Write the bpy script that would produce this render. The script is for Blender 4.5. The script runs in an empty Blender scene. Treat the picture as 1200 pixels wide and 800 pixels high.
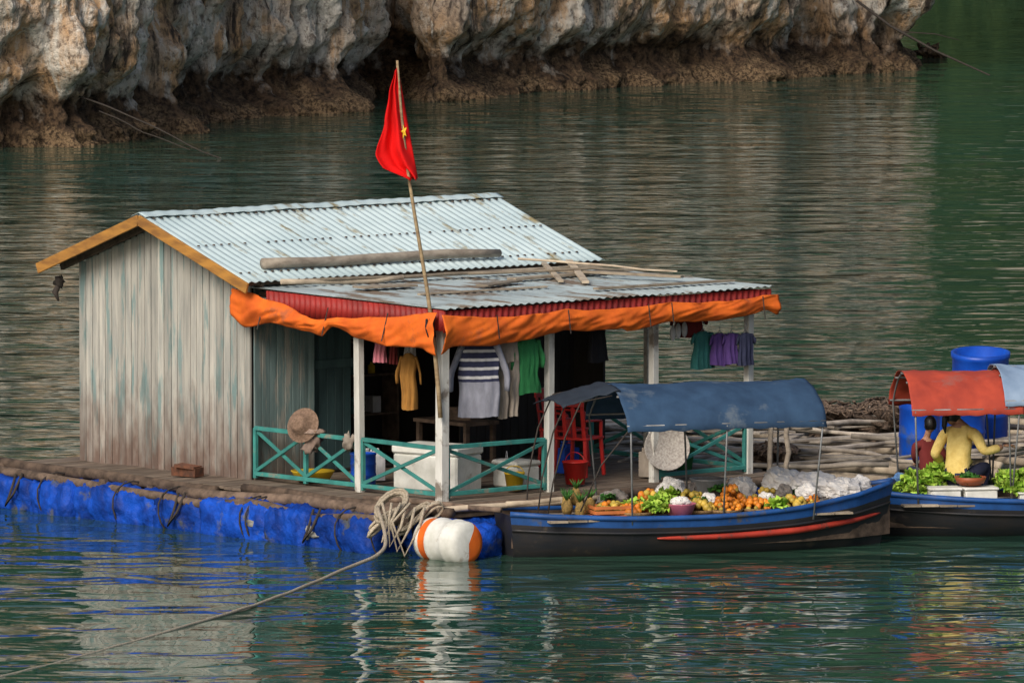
import bpy, math, random
from mathutils import Vector, Matrix, Euler, noise
R=random.Random(7)
sc=bpy.context.scene
V=Vector
def rr(a,b): return R.uniform(a,b)
def lerp(a,b,t): return a+(b-a)*t
def interp(tab,t):
    if t<=tab[0][0]: return tab[0][1]
    for i in range(len(tab)-1):
        if t<=tab[i+1][0]:
            k=(t-tab[i][0])/(tab[i+1][0]-tab[i][0]); k=k*k*(3-2*k)*.5+k*.5
            return lerp(tab[i][1],tab[i+1][1],k)
    return tab[-1][1]

# ---------------------------------------------------------------- mesh builder
class MB:
    def __init__(s): s.v=[];s.f=[];s.t=[];s.m=[];s.sm=[]
    def add(s,vs,fs,tone=.5,m=0,smooth=False):
        o=len(s.v); s.v+=[tuple(p) for p in vs]
        for i,f in enumerate(fs):
            s.f.append([k+o for k in f]); s.t.append(tone)
            s.m.append(m[i] if isinstance(m,list) else m); s.sm.append(smooth)
    def box(s,c,size,rot=(0,0,0),tone=None,m=0):
        if tone is None: tone=rr(.2,.8)
        q=Euler(rot).to_matrix(); c=V(c); h=V(size)/2
        vs=[c+q@V((x*h.x,y*h.y,z*h.z)) for x in(-1,1) for y in(-1,1) for z in(-1,1)]
        s.add(vs,[(0,1,3,2),(4,6,7,5),(0,4,5,1),(2,3,7,6),(0,2,6,4),(1,5,7,3)],tone,m)
    def beam(s,p1,p2,w,h,tone=None,m=0,up=(0,0,1)):
        if tone is None: tone=rr(.2,.8)
        p1=V(p1);p2=V(p2);d=(p2-p1).normalized();u=V(up)
        if abs(d.dot(u))>.98:u=V((0,1,0))
        a=d.cross(u).normalized(); b=a.cross(d).normalized()
        vs=[p+a*(x*w/2)+b*(z*h/2) for p in(p1,p2) for x in(-1,1) for z in(-1,1)]
        s.add(vs,[(0,1,3,2),(4,6,7,5),(0,4,5,1),(2,3,7,6),(0,2,6,4),(1,5,7,3)],tone,m)
    def tube(s,pts,r,n=8,tone=.5,m=0,jit=0,cap=True,flat=1):
        pts=[V(p) for p in pts]; N=len(pts)
        rs=r if isinstance(r,(list,tuple)) else [r]*N
        prev=None; vs=[]
        for i,p in enumerate(pts):
            d=(pts[min(i+1,N-1)]-pts[max(i-1,0)])
            d=d.normalized() if d.length>1e-9 else V((0,0,1))
            if prev is None:
                a=d.cross(V((0,0,1)))
                if a.length<.05:a=d.cross(V((0,1,0)))
            else: a=prev-d*prev.dot(d)
            a.normalize(); prev=a; b=d.cross(a)
            for k in range(n):
                an=2*math.pi*k/n; q=rs[i]*(1+ (rr(-jit,jit) if jit else 0))
                vs.append(p+a*math.cos(an)*q+b*math.sin(an)*q*flat)
        fs=[(i*n+k,i*n+(k+1)%n,(i+1)*n+(k+1)%n,(i+1)*n+k) for i in range(N-1) for k in range(n)]
        if cap: fs+= [tuple(range(n))[::-1],tuple(range((N-1)*n,N*n))]
        s.add(vs,fs,tone,m,True)
    def log(s,p1,p2,r,r2=None,tone=None,m=0,bend=.02,n=9,seg=None):
        p1=V(p1);p2=V(p2);L=(p2-p1).length; r2=r if r2 is None else r2
        seg=seg or max(4,int(L/.35)); sd=rr(0,99); pts=[];rs=[]
        for i in range(seg+1):
            t=i/seg; o=V((noise.noise((sd,t*3,1)),noise.noise((sd,t*3,5)),noise.noise((sd,t*3,9))))*bend*2
            pts.append(p1.lerp(p2,t)+o); rs.append(lerp(r,r2,t)*(1+.12*noise.noise((sd,t*7,3))))
        s.tube(pts,rs,n,rr(.2,.8) if tone is None else tone,m,jit=.04)
    def grid(s,fn,nu,nv,tone=.5,m=0,mf=None,closed=False):
        vs=[fn(i/nu,j/nv) for j in range(nv+1) for i in range(nu if closed else nu+1)]
        w=nu if closed else nu+1
        fs=[];ms=[]
        for j in range(nv):
            for i in range(nu):
                fs.append((j*w+i,j*w+(i+1)%w,(j+1)*w+(i+1)%w,(j+1)*w+i)); ms.append(mf((i+.5)/nu,(j+.5)/nv) if mf else m)
        s.add(vs,fs,tone,ms,True)
    def ball(s,c,r,nu=10,nv=7,tone=None,m=0,amp=0,fq=3,sd=None,rot=None):
        if tone is None: tone=rr(.1,.9)
        r=V(r) if isinstance(r,(tuple,list,Vector)) else V((r,r,r)); c=V(c); sd=rr(0,99) if sd is None else sd
        q=Euler(rot).to_matrix() if rot else Matrix.Identity(3)
        vs=[]
        for j in range(nv+1):
            th=math.pi*j/nv
            for i in range(nu):
                ph=2*math.pi*i/nu; d=V((math.sin(th)*math.cos(ph),math.sin(th)*math.sin(ph),math.cos(th)))
                k=1+(amp*noise.turbulence(d*fq+V((sd,0,0)),3,False)-amp*.5 if amp else 0)
                vs.append(c+q@V((d.x*r.x*k,d.y*r.y*k,d.z*r.z*k)))
        fs=[(j*nu+i,(j+1)*nu+i,(j+1)*nu+(i+1)%nu,j*nu+(i+1)%nu) for j in range(nv) for i in range(nu)]
        s.add(vs,fs,tone,m,True)
    def lathe(s,prof,c=(0,0,0),n=24,tone=.5,m=0,rot=None,mf=None):
        c=V(c);q=Euler(rot).to_matrix() if rot else Matrix.Identity(3)
        vs=[c+q@V((r*math.cos(2*math.pi*k/n),r*math.sin(2*math.pi*k/n),z)) for r,z in prof for k in range(n)]
        fs=[];ms=[]
        for i in range(len(prof)-1):
            for k in range(n):
                fs.append((i*n+k,i*n+(k+1)%n,(i+1)*n+(k+1)%n,(i+1)*n+k)); ms.append(mf(i,k/n) if mf else m)
        s.add(vs,fs,tone,ms,True)
    def build(s,name,mats,parent=None,loc=(0,0,0),rot=(0,0,0),bevel=0,solid=0):
        me=bpy.data.meshes.new(name); me.from_pydata(s.v,[],s.f)
        for mt in (mats if isinstance(mats,list) else [mats]): me.materials.append(mt)
        me.polygons.foreach_set('material_index',s.m); me.polygons.foreach_set('use_smooth',s.sm)
        at=me.attributes.new('tone','FLOAT','FACE'); at.data.foreach_set('value',s.t)
        me.update()
        ob=bpy.data.objects.new(name,me); sc.collection.objects.link(ob)
        ob.location=loc; ob.rotation_euler=rot
        if parent: ob.parent=parent
        if solid:
            md=ob.modifiers.new('s','SOLIDIFY'); md.thickness=solid; md.offset=0
        if bevel:
            md=ob.modifiers.new('b','BEVEL'); md.width=bevel; md.segments=1; md.limit_method='ANGLE'
        return ob
def empty(name,loc=(0,0,0),rz=0,parent=None):
    e=bpy.data.objects.new(name,None); sc.collection.objects.link(e); e.location=loc; e.rotation_euler=(0,0,rz)
    e.empty_display_size=.2
    if parent:e.parent=parent
    return e

# ---------------------------------------------------------------- materials
def nodes(name):
    m=bpy.data.materials.new(name); m.use_nodes=True; nt=m.node_tree
    return m,nt,nt.nodes['Principled BSDF']
def mixc(nt,fac,a,b,mode='MIX'):
    n=nt.nodes.new('ShaderNodeMix'); n.data_type='RGBA'; n.blend_type=mode
    for i,x in ((0,fac),(6,a),(7,b)):
        if isinstance(x,(int,float)): n.inputs[i].default_value=x
        elif isinstance(x,(tuple,list)): n.inputs[i].default_value=(*x[:3],1)
        else: nt.links.new(x,n.inputs[i])
    return n.outputs[2]
def mrange(nt,x,a,b,c=0,d=1):
    n=nt.nodes.new('ShaderNodeMapRange'); nt.links.new(x,n.inputs[0])
    for i,k in enumerate((a,b,c,d)): n.inputs[i+1].default_value=k
    return n.outputs[0]
def math_(nt,op,a,b):
    n=nt.nodes.new('ShaderNodeMath'); n.operation=op
    for i,x in enumerate((a,b)):
        if isinstance(x,(int,float)): n.inputs[i].default_value=x
        else: nt.links.new(x,n.inputs[i])
    return n.outputs[0]
def noise_(nt,scale,vec3=(1,1,1),detail=4,rough=.6,dist=0,off=(0,0,0)):
    tc=nt.nodes.new('ShaderNodeTexCoord'); mp=nt.nodes.new('ShaderNodeMapping')
    mp.inputs['Scale'].default_value=vec3; mp.inputs['Location'].default_value=off
    nt.links.new(tc.outputs['Object'],mp.inputs['Vector'])
    n=nt.nodes.new('ShaderNodeTexNoise'); n.inputs['Scale'].default_value=scale
    n.inputs['Detail'].default_value=detail; n.inputs['Roughness'].default_value=rough; n.inputs['Distortion'].default_value=dist
    nt.links.new(mp.outputs[0],n.inputs['Vector']); return n.outputs['Fac']
def objz(nt,ax=2):
    tc=nt.nodes.new('ShaderNodeTexCoord'); sp=nt.nodes.new('ShaderNodeSeparateXYZ'); nt.links.new(tc.outputs['Object'],sp.inputs[0]); return sp.outputs[ax]
def M(name,c1,c2=None,scale=(4,4,4),rough=.6,bump=.3,c3=None,pscale=1.5,pth=.55,pvec=(1,1,1),tone=.4,metal=0,grad=None,spec=.4,bd=.01,det=4):
    m,nt,b=nodes(name)
    if c2 is None: c2=tuple(x*.65 for x in c1)
    f=noise_(nt,1,scale,det)
    col=mixc(nt,mrange(nt,f,.35,.66),c1,c2)
    if c3:
        f2=noise_(nt,pscale,pvec,5,.65,off=(3,7,1)); col=mixc(nt,mrange(nt,f2,pth,pth+.09),col,c3)
    if grad:
        z=math_(nt,'ADD',objz(nt),mrange(nt,noise_(nt,2.5,(3,3,1)),.3,.7,-grad[3],grad[3]))
        col=mixc(nt,mrange(nt,z,grad[0],grad[1],.9,0),col,grad[2])
    at=nt.nodes.new('ShaderNodeAttribute'); at.attribute_name='tone'
    hv=nt.nodes.new('ShaderNodeHueSaturation'); nt.links.new(col,hv.inputs['Color'])
    nt.links.new(mrange(nt,at.outputs['Fac'],0,1,1-tone,1+tone),hv.inputs['Value'])
    nt.links.new(hv.outputs[0],b.inputs['Base Color'])
    b.inputs['Roughness'].default_value=rough; b.inputs['Metallic'].default_value=metal
    b.inputs['Specular IOR Level'].default_value=spec
    if bump:
        bp=nt.nodes.new('ShaderNodeBump'); bp.inputs['Strength'].default_value=bump; bp.inputs['Distance'].default_value=bd
        nt.links.new(f,bp.inputs['Height']); nt.links.new(bp.outputs[0],b.inputs['Normal'])
    return m
wallm=M('wall_boards',(.46,.44,.39),(.28,.28,.26),(16,16,1.3),.88,.7,c3=(.19,.27,.265),pscale=1.0,pth=.52,pvec=(7,7,.9),tone=.28,grad=(-.05,1.0,(.13,.08,.062),.38),spec=.2)
tealm=M('teal_boards',(.17,.24,.24),(.10,.15,.15),(14,14,1.3),.85,.6,c3=(.27,.27,.24),pscale=1.1,pth=.52,pvec=(7,7,.9),tone=.28,grad=(-.05,.65,(.12,.09,.07),.3),spec=.2)
darkw=M('dark_boards',(.030,.026,.024),(.016,.014,.013),(9,9,1.2),.85,.4)  # near-black: shade inside the house is put into the board colour
roofm=M('roof_sheet',(.56,.67,.68),(.45,.56,.58),(1.5,.5,1),.55,.12,c3=(.27,.22,.11),pscale=2.4,pth=.575,pvec=(.5,1.5,1),tone=.1,spec=.25)
roof2=M('porch_roof_sheet',(.40,.47,.48),(.27,.32,.33),(1.2,3,1),.6,.12,c3=(.17,.13,.095),pscale=1.8,pth=.52,pvec=(.5,1.6,1),tone=.12,spec=.25)
bargem=M('barge_wood',(.46,.22,.045),(.24,.11,.03),(3,3,12),.7,.4)
redm=M('red_sheet',(.33,.02,.015),(.18,.015,.012),(3,3,3),.6,.2)
tarpo=M('orange_tarp',(.80,.165,.02),(.60,.11,.018),(4,4,3),.75,.5,tone=.15,bd=.02,spec=.2,c3=(.42,.11,.04),pscale=2,pth=.60)
woodg=M('grey_wood',(.36,.31,.25),(.20,.165,.13),(6,6,14),.85,.6,tone=.45)
woodb=M('brown_wood',(.17,.12,.088),(.065,.047,.036),(8,8,8),.85,.6,tone=.45,spec=.2)
plank=M('pale_plank',(.42,.35,.26),(.24,.19,.14),(5,5,5),.85,.5,tone=.5)
whitew=M('white_post',(.66,.66,.62),(.46,.45,.41),(8,8,1.5),.7,.4,c3=(.20,.17,.14),pscale=2.4,pth=.56,tone=.15)
greenr=M('green_rail',(.045,.25,.22),(.03,.16,.15),(6,6,6),.65,.3,c3=(.20,.2,.16),pscale=4,pth=.58,tone=.3)
bluet=M('blue_float_tarp',(.006,.070,.46),(.004,.026,.18),(5,5,5),.6,1,c3=(.09,.10,.115),pscale=2.4,pth=.57,tone=.35,bd=.05,spec=.2)
bluec=M('blue_canopy_tarp',(.038,.078,.145),(.026,.052,.10),(3,3,3),.85,.5,tone=.2,bd=.02,spec=.12,c3=(.09,.12,.16),pscale=2.2,pth=.60)
paleb=M('pale_blue_tarp',(.25,.34,.47),(.18,.26,.38),(3,3,3),.7,.5,tone=.2,bd=.02)
redt=M('red_canopy_tarp',(.44,.065,.035),(.30,.045,.03),(3,3,3),.75,.5,tone=.2,bd=.02,spec=.2,c3=(.30,.09,.07),pscale=2.5,pth=.58)
barm=M('blue_plastic',(.006,.085,.52),(.005,.05,.36),(3,3,3),.4,.1,tone=.15,c3=(.05,.09,.25),pscale=3,pth=.60)
ropem=M('rope',(.46,.40,.31),(.27,.22,.16),(60,60,60),.9,.9,tone=.3)
drope=M('dark_rope',(.05,.04,.035),(.03,.025,.02),(20,20,20),.9,.5)
foam=M('styrofoam',(.72,.72,.68),(.55,.55,.5),(6,6,6),.8,.3,tone=.12,c3=(.42,.38,.32),pscale=4,pth=.60)
hullk=M('hull_dark',(.018,.020,.026),(.03,.026,.026),(3,3,10),.5,.4,c3=(.075,.06,.045),pscale=3,pth=.60)
hullb=M('hull_blue',(.015,.085,.30),(.012,.05,.17),(4,4,4),.5,.3,tone=.2,c3=(.08,.08,.09),pscale=4,pth=.60)
hullr=M('hull_red',(.45,.045,.025),(.30,.03,.02),(4,4,4),.5,.3,tone=.2,c3=(.12,.05,.04),pscale=5,pth=.55)
metal=M('grey_metal',(.26,.27,.28),(.14,.14,.14),(5,5,5),.5,.1,metal=.3)
wicker=M('wicker',(.34,.22,.10),(.16,.09,.04),(40,40,40),.8,.8)
flagm=M('flag_red',(.78,.012,.012),(.6,.01,.01),(3,3,3),.8,.2,tone=.1,spec=.1)
yelm=M('yellow',(.75,.50,.03),(.6,.4,.02),(5,5,5),.6,.1)
bambm=M('bamboo',(.40,.30,.17),(.2,.13,.07),(4,4,16),.6,.3)
orangef=M('orange_fruit',(.70,.25,.02),(.50,.14,.015),(9,9,9),.5,.3,tone=.5)
mangof=M('mango_fruit',(.55,.36,.06),(.30,.24,.04),(9,9,9),.5,.3,tone=.5)
leafm=M('lettuce_leaf',(.42,.56,.09),(.18,.38,.035),(14,14,14),.6,.5,tone=.45,spec=.2)
leafd=M('dark_leaf',(.05,.17,.025),(.02,.08,.015),(14,14,14),.55,.5,tone=.5)
bagm=M('plastic_bag',(.74,.72,.70),(.55,.53,.52),(8,8,8),.35,.8,tone=.2,bd=.03)
pinkm=M('pink_plastic',(.70,.20,.30),None,(3,3,3),.4,.1)
netm=M('fishing_net',(.20,.14,.10),(.06,.042,.033),(30,30,30),.95,1,tone=.5,bd=.03)
skinm=M('skin',(.45,.25,.16),(.38,.20,.13),(6,6,6),.55,.1,tone=.1)
hairm=M('hair',(.012,.010,.010),(.006,.005,.005),(30,30,5),.4,.6)
yshirt=M('yellow_shirt',(.88,.68,.24),(.72,.52,.15),(12,12,12),.85,.8,tone=.15,bd=.02)
def fab(n,c,c2=None): return M('fabric_'+n,c,c2,(9,9,4),.9,.7,tone=.2,bd=.015)
navyf=fab('navy',(.03,.035,.08)); blackf=fab('black',(.015,.015,.02)); greyf=fab('grey',(.27,.28,.34)); whitef=fab('white',(.6,.6,.62))
greenf=fab('green',(.03,.22,.07)); ochref=fab('ochre',(.36,.17,.035)); pinkf=fab('pink',(.6,.2,.25)); purpf=fab('purple',(.10,.05,.22)); tealf=fab('teal',(.03,.16,.15)); maroonf=fab('maroon',(.16,.02,.02)); beigef=fab('beige',(.35,.3,.25)); redf=fab('red',(.5,.04,.03))
redpl=M('red_plastic',(.6,.03,.025),None,(3,3,3),.4,.1)

# ---------------------------------------------------------------- water
def water():
    m,nt,b=nodes('sea_water')
    n0=noise_(nt,.09,(1,1,1),2,.5,off=(4,2,0))
    col=mixc(nt,mrange(nt,n0,.35,.65),(.019,.076,.057),(.028,.066,.042))
    nt.links.new(col,b.inputs['Base Color'])
    b.inputs['Roughness'].default_value=.02; b.inputs['IOR'].default_value=1.36
    h1=math_(nt,'MULTIPLY',noise_(nt,.50,(1,1.25,1),1,.5),.085)
    h2=math_(nt,'MULTIPLY',noise_(nt,1.55,(.8,1.35,1),1,.5,.5),.040)
    h3=math_(nt,'MULTIPLY',noise_(nt,5,(.8,1.3,1),1,.5),.0026)
    amp=mrange(nt,noise_(nt,.12,(.6,1.6,1),1,.5,off=(9,9,0)),.3,.7,.45,1.2)
    hs=math_(nt,'ADD',h1,math_(nt,'MULTIPLY',math_(nt,'ADD',h2,h3),amp))
    bp=nt.nodes.new('ShaderNodeBump'); bp.inputs['Strength'].default_value=1; bp.inputs['Distance'].default_value=1
    nt.links.new(hs,bp.inputs['Height']); nt.links.new(bp.outputs[0],b.inputs['Normal'])
    mb=MB(); S=3000
    mb.add([(-S,-S,0),(S,-S,0),(S,S,0),(-S,S,0)],[(0,1,2,3)])
    mb.build('water',m)
water()

# ---------------------------------------------------------------- cliff
def rock_mat(name,veg=6,band=1.15,sc_=1.0,vegp=None):
    m,nt,b=nodes(name)
    z=objz(nt)
    st=noise_(nt,1.6*sc_,(1,1,.28),6,.68,.6)
    st2=noise_(nt,.55*sc_,(1,1,.5),4,.6,.8,off=(5,5,2))
    fine=noise_(nt,7*sc_,(1,1,.8),5,.7)
    c=mixc(nt,mrange(nt,st2,.42,.58),(.54,.50,.44),(.57,.36,.20))
    c=mixc(nt,mrange(nt,st,.50,.60),c,(.74,.69,.61))
    c=mixc(nt,mrange(nt,st,.46,.37),c,(.065,.052,.044))
    c=mixc(nt,mrange(nt,fine,.49,.37,0,.75),c,(.11,.08,.06))  # dark crevices: shade of the small hollows painted into the rock colour
    zn=math_(nt,'ADD',z,mrange(nt,noise_(nt,1.1*sc_,(1,1,1),4,.6,off=(1,8,3)),.3,.7,-.5,.5))
    low=mixc(nt,mrange(nt,fine,.40,.6),(.030,.022,.017),(.14,.09,.055))
    c=mixc(nt,mrange(nt,zn,band-.1,band+.25),low,c)
    crust=mixc(nt,mrange(nt,noise_(nt,14*sc_,(1,1,1),3,.7),.4,.6),(.05,.034,.022),(.28,.19,.11))
    c=mixc(nt,mrange(nt,zn,.55,.2),c,crust)
    vg=mixc(nt,mrange(nt,fine,.4,.6),(.014,.036,.014),(.05,.085,.03))
    zz=math_(nt,'ADD',z,mrange(nt,st2,.3,.7,-veg*.6,veg*.6))
    c=mixc(nt,mrange(nt,zz,veg,veg*1.15),c,vg)
    if vegp: c=mixc(nt,mrange(nt,noise_(nt,vegp,(1,1,.45),4,.6,off=(2,2,2)),.58,.52),c,vg)
    nt.links.new(c,b.inputs['Base Color']); b.inputs['Roughness'].default_value=.9; b.inputs['Specular IOR Level'].default_value=.15
    bp=nt.nodes.new('ShaderNodeBump'); bp.inputs['Strength'].default_value=1; bp.inputs['Distance'].default_value=.15/sc_
    nt.links.new(math_(nt,'ADD',st,fine),bp.inputs['Height']); nt.links.new(bp.outputs[0],b.inputs['Normal'])
    return m
def cliff(name,path,ds,zs,mat,k=1.0,prof=None,lean=.0):
    pts=[V((x,y,0)) for x,y in path]
    out=[];
    for a,b in zip(pts[:-1],pts[1:]):
        n=max(1,int((b-a).length/ds))
        for i in range(n): out.append(a.lerp(b,i/n))
    out.append(pts[-1])
    for _ in range(10):
        out=[out[0]]+[(out[i-1]+out[i]*2+out[i+1])/4 for i in range(1,len(out)-1)]+[out[-1]]
    nrm=[]
    W=max(3,int(1.2*k/ds))
    for i in range(len(out)):
        d=out[min(i+W,len(out)-1)]-out[max(i-W,0)]; nrm.append(V((d.y,-d.x,0)).normalized())
    vs=[]
    for z in zs:
        for p,n in zip(out,nrm):
            q=V((p.x,p.y,z))/k
            d=prof(z/k)
            d+=.95*noise.fractal(V((q.x*.22,q.y*.22,q.z*.18)),1.0,2.0,3)
            fl=noise.noise(V((q.x*1.1+9,q.y*1.1,q.z*.22)))
            d+=.60*abs(fl)*2-.36
            d+=.38*noise.fractal(V((q.x*1.1,q.y*1.1,q.z*.75+4)),.8,2.1,5)
            if z/k<.75: d+=.22*noise.turbulence(V((q.x*4,q.y*4,q.z*4)),2,False)*(1-z/k/.75)
            vs.append(p+n*(d*k)+V((0,0,z))-n*lean*max(0,z-4*k))
    w=len(out);mb=MB()
    mb.add(vs,[(j*w+i,j*w+i+1,(j+1)*w+i+1,(j+1)*w+i) for j in range(len(zs)-1) for i in range(w-1)],.5,0,True)
    return mb.build(name,mat)
prof=lambda z: interp([(-1,.6),(0,.5),(.25,.36),(.5,-.05),(.85,-.22),(1.2,.0),(1.6,.28),(3,.35),(6,.1)],z)
path=[(-46,50),(-30,58),(-16,64.5),(-10.6,70.2),(-8.6,72),(-7.4,79),(-6,82.5),(-3.9,85.0),(-3.5,93.5),(-2.5,93.5),(-1.9,89.2),(1.4,95.2),(6.2,99.5),(7.2,103),(8.4,103.2),(9.6,104.2),(10.2,107),(8.5,113),(6,125),(0,150)]
zs=[-.4+i*.055 for i in range(90)]+[4.7+i*.6 for i in range(34)]
cliff('karst_cliff',path,.065,zs,rock_mat('cliff_rock',10,.9),1.0,prof,.12)
prof2=lambda z: interp([(-1,.4),(0,.3),(1,-.2),(2,.3),(6,0)],z)
cliff('karst_hill',[(-60,200),(-5,205),(22,168),(27,172),(60,150),(95,120),(130,60)],1.0,[-1+i*1.0 for i in range(62)],rock_mat('hill_rock',28,1.6,.25,.10),6.0,prof2,.22)
mb=MB(); mb.ball((10.9,112.5,.05),(.42,.4,.42),20,12,.5,0,.8,2.2)
mb.ball((11.25,112.4,.0),(.3,.3,.2),14,8,.5,0,.8,2.2)
mb.build('sea_rock',rock_mat('sea_rock_mat',20))
mb=MB()
mb.tube([(8.5,100,1.95),(9.3,99.5,1.35),(10.4,99,.75),(11.6,97,.25)],[.035,.035,.03,.02],6)
mb.tube([(9.6,99.5,1.2),(10.4,99.5,1.15),(11.0,99.4,1.0)],[.015,.015,.01],5)
mb.build('fallen_branch',drope)
mb=MB()
mb.log((-9.0,71.0,1.0),(-5.9,66.5,.0),.020,.012,.5,0,.05)
mb.log((-8.6,70.5,.75),(-6.6,67.5,.1),.014,.01,.5,0,.05)
mb.build('fallen_branch',drope)

# ---------------------------------------------------------------- house
GX,GY,GZ=-4.95,-1.7,.5; ANG=math.radians(-48)
def H(a,b,z=0): # house-local -> world
    return V((GX+.66913*a+.74314*b, GY-.74314*a+.66913*b, GZ+z))
house=empty('floating_house',(GX,GY,GZ),ANG)
RZ,EZ=2.85,2.19; sl=(RZ-EZ)/1.88
def roofz(x): return RZ-sl*abs(x-1.53)
mb=MB()
x=0
while x<3.05:
    w=min(.118+rr(-.012,.012),3.06-x)
    if w<.03: break
    mb.beam((x+w/2,rr(-.006,.006),-.04+rr(-.04,.02)),(x+w/2+rr(-.003,.003),rr(-.003,.003),roofz(x+w/2)-.07),w-rr(.006,.014),.026,None,0,(0,1,0)); x+=w
mb.build('gable_wall',wallm,house,bevel=.003)
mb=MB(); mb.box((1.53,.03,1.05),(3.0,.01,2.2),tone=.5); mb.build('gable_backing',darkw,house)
mb=MB()
y=.03
while y<.84:
    mb.box((3.06+rr(-.004,.004),y+.055,1.06),(.026,.103,2.2)); y+=.11
mb.build('side_wall',tealm,house,bevel=.003)
mb=MB()
mb.box((3.02,.90,1.02),(.06,.07,2.1),tone=.6)
for i in range(5): mb.box((2.96,1.0+i*.12,1.0),(.02,.115,2.0),tone=rr(.2,.5))
mb.box((3.02,1.62,1.02),(.06,.07,2.1),tone=.3); mb.box((2.985,1.28,1.2),(.02,.6,.1),tone=.5)
mb.build('door',M('door_paint',(.06,.115,.12),(.035,.07,.075),(9,9,1.5),.7,.4),house,bevel=.004)
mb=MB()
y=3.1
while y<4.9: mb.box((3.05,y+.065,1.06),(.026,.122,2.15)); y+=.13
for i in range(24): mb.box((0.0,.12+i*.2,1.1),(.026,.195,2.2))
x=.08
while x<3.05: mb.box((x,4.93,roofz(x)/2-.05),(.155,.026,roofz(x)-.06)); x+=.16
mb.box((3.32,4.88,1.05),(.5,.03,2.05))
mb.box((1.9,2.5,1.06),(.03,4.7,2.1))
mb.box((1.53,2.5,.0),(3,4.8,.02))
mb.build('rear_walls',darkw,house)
# roof
cw=.115
def corr(x0,z0,x1,z1,y0,y1,amp=.009,nv=6,wob=.012):
    nu=int((y1-y0)/cw*8)
    def f(u,v):
        y=lerp(y0,y1,u); x=lerp(x0,x1,v); z=lerp(z0,z1,v)+amp*math.sin(2*math.pi*y/cw)+wob*noise.noise((y*1.3,x*1.3,3))
        return V((x+.05*noise.noise((math.floor(y/.85)*7.3,2,2))*(v>.9),y,z))
    return f,nu,nv
mb=MB()
f,nu,nv=corr(1.53,RZ+.03,3.43,EZ+.03,-.36,5.02); mb.grid(f,nu,nv)
f,nu,nv=corr(1.53,RZ+.03,-.28,roofz(-.28)+.03,-.36,5.02); mb.grid(f,nu,nv)
mb.grid(lambda u,v:V((1.53+(v-.5)*.26,lerp(-.38,5.04,u),RZ+.055-abs(v-.5)*.26*sl+.004*math.sin(u*150)+.012*noise.noise((u*9,0,0)))),120,6,.3)
mb.build('roof_sheets',roofm,house,solid=.003)
mb=MB()
for xx in (1.68,2.45,3.2):
    for i in range(46):
        if R.random()<.85: mb.box((xx+rr(-.01,.01),-.3+i*cw+.03,roofz(xx)+.045),(.022,.022,.015),tone=.2)
mb.build('roof_screws',woodb,house)
mb=MB()
for s_,xe in ((1,3.43),(-1,-.30)):
    mb.beam((1.53,-.375,RZ-.03),(xe,-.375,roofz(xe)-.03),.03,.12,.5,0)
mb.build('bargeboards',bargem,house,bevel=.004)
mb=MB()
for yy in(-.1,1.2,2.5,3.8,4.9):
    for xe in (3.36,-.2): mb.beam((1.53,yy,RZ-.05),(xe,yy,roofz(xe)-.05),.05,.08)
for xx in(.1,.8,2.3,3.0,3.33): mb.beam((xx,-.34,roofz(xx)-.02),(xx,5,roofz(xx)-.02),.05,.045)
for i in range(4): mb.beam((3.1,.1+i*1.5,2.04),(6.4,.1+i*1.5,2.02),.06,.08)
mb.build('rafters',woodb,house)
PZ0,PZ1=2.15,2.09
mb=MB(); f,nu,nv=corr(3.2,PZ0,6.5,PZ1,-.18,4.78); mb.grid(f,nu,nv,.5); mb.build('porch_roof_sheets',roof2,house,solid=.003)
mb=MB()
mb.grid(lambda u,v:V((6.46+.012*math.sin(u*4.9*2*math.pi/.09),lerp(-.16,4.76,u),lerp(PZ1-.025,PZ1-.26,v))),430,1)
mb.grid(lambda u,v:V((lerp(3.5,6.46,u),-.16+.012*math.sin(u*3*2*math.pi/.09),lerp(PZ1-.015+.05*(1-u),PZ1-.24,v))),260,1)
mb.build('red_valance',redm,house,solid=.003)
# orange tarp
mb=MB()
def crease(a,b,c): return abs(noise.noise((a,b,c)))
def tarp1(u,v):
    x=lerp(2.98,6.42,u); top=interp([(0,2.13),(.2,2.03),(.42,1.86),(.52,1.90),(.75,1.95),(1,2.05)],u); bot=interp([(0,1.82),(.06,1.70),(.2,1.78),(.35,1.72),(.44,1.68),(.5,1.80),(.62,1.69),(.8,1.64),(.92,1.66),(1,1.58)],u)
    z=lerp(top,bot,v); o=-.21-.045*math.sin(v*math.pi)-.04*noise.noise((u*9,v*1.5,2))-.05*crease(u*16+v*3,v*2,2)
    return V((x,o,z+.014*noise.noise((u*14,v*2,9))))
mb.grid(tarp1,130,16,.5)
def tarp2(u,v):
    y=lerp(-.22,4.82,u)
    ps=[-.22,0,1.57,3.15,4.6,4.83]; sag=0
    for p,q in zip(ps[:-1],ps[1:]):
        if p<=y<=q and q-p>.5: sag=math.sin(math.pi*(y-p)/(q-p))
    top=interp([(0,2.03),(.08,2.0),(1,2.0)],u)-.035*sag; bot=interp([(0,1.60),(.03,1.68),(.3,1.76),(.52,1.80),(.54,1.76),(.8,1.81),(.97,1.83),(1,1.77)],u)-.055*sag
    z=lerp(top,bot,v); o=6.51+.045*math.sin(v*math.pi)+.04*noise.noise((u*11,v*1.5,7))+.05*crease(u*22+v*3,v*2,4)
    return V((o,y,z+.014*noise.noise((u*18,v*2,4))))
mb.grid(tarp2,170,16,.5)
mb.build('rolled_tarp',tarpo,house,solid=.004)
mb=MB()
for xx in (3.5,4.6,5.6): mb.beam((xx,-.2,2.0),(xx+.02,-.31,1.70),.012,.006)
for yy in (.5,1.55,2.75,3.1,4.5): mb.beam((6.60,yy,2.0),(6.63,yy+.01,1.74),.006,.012)
mb.build('tarp_ties',drope,house)
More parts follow.
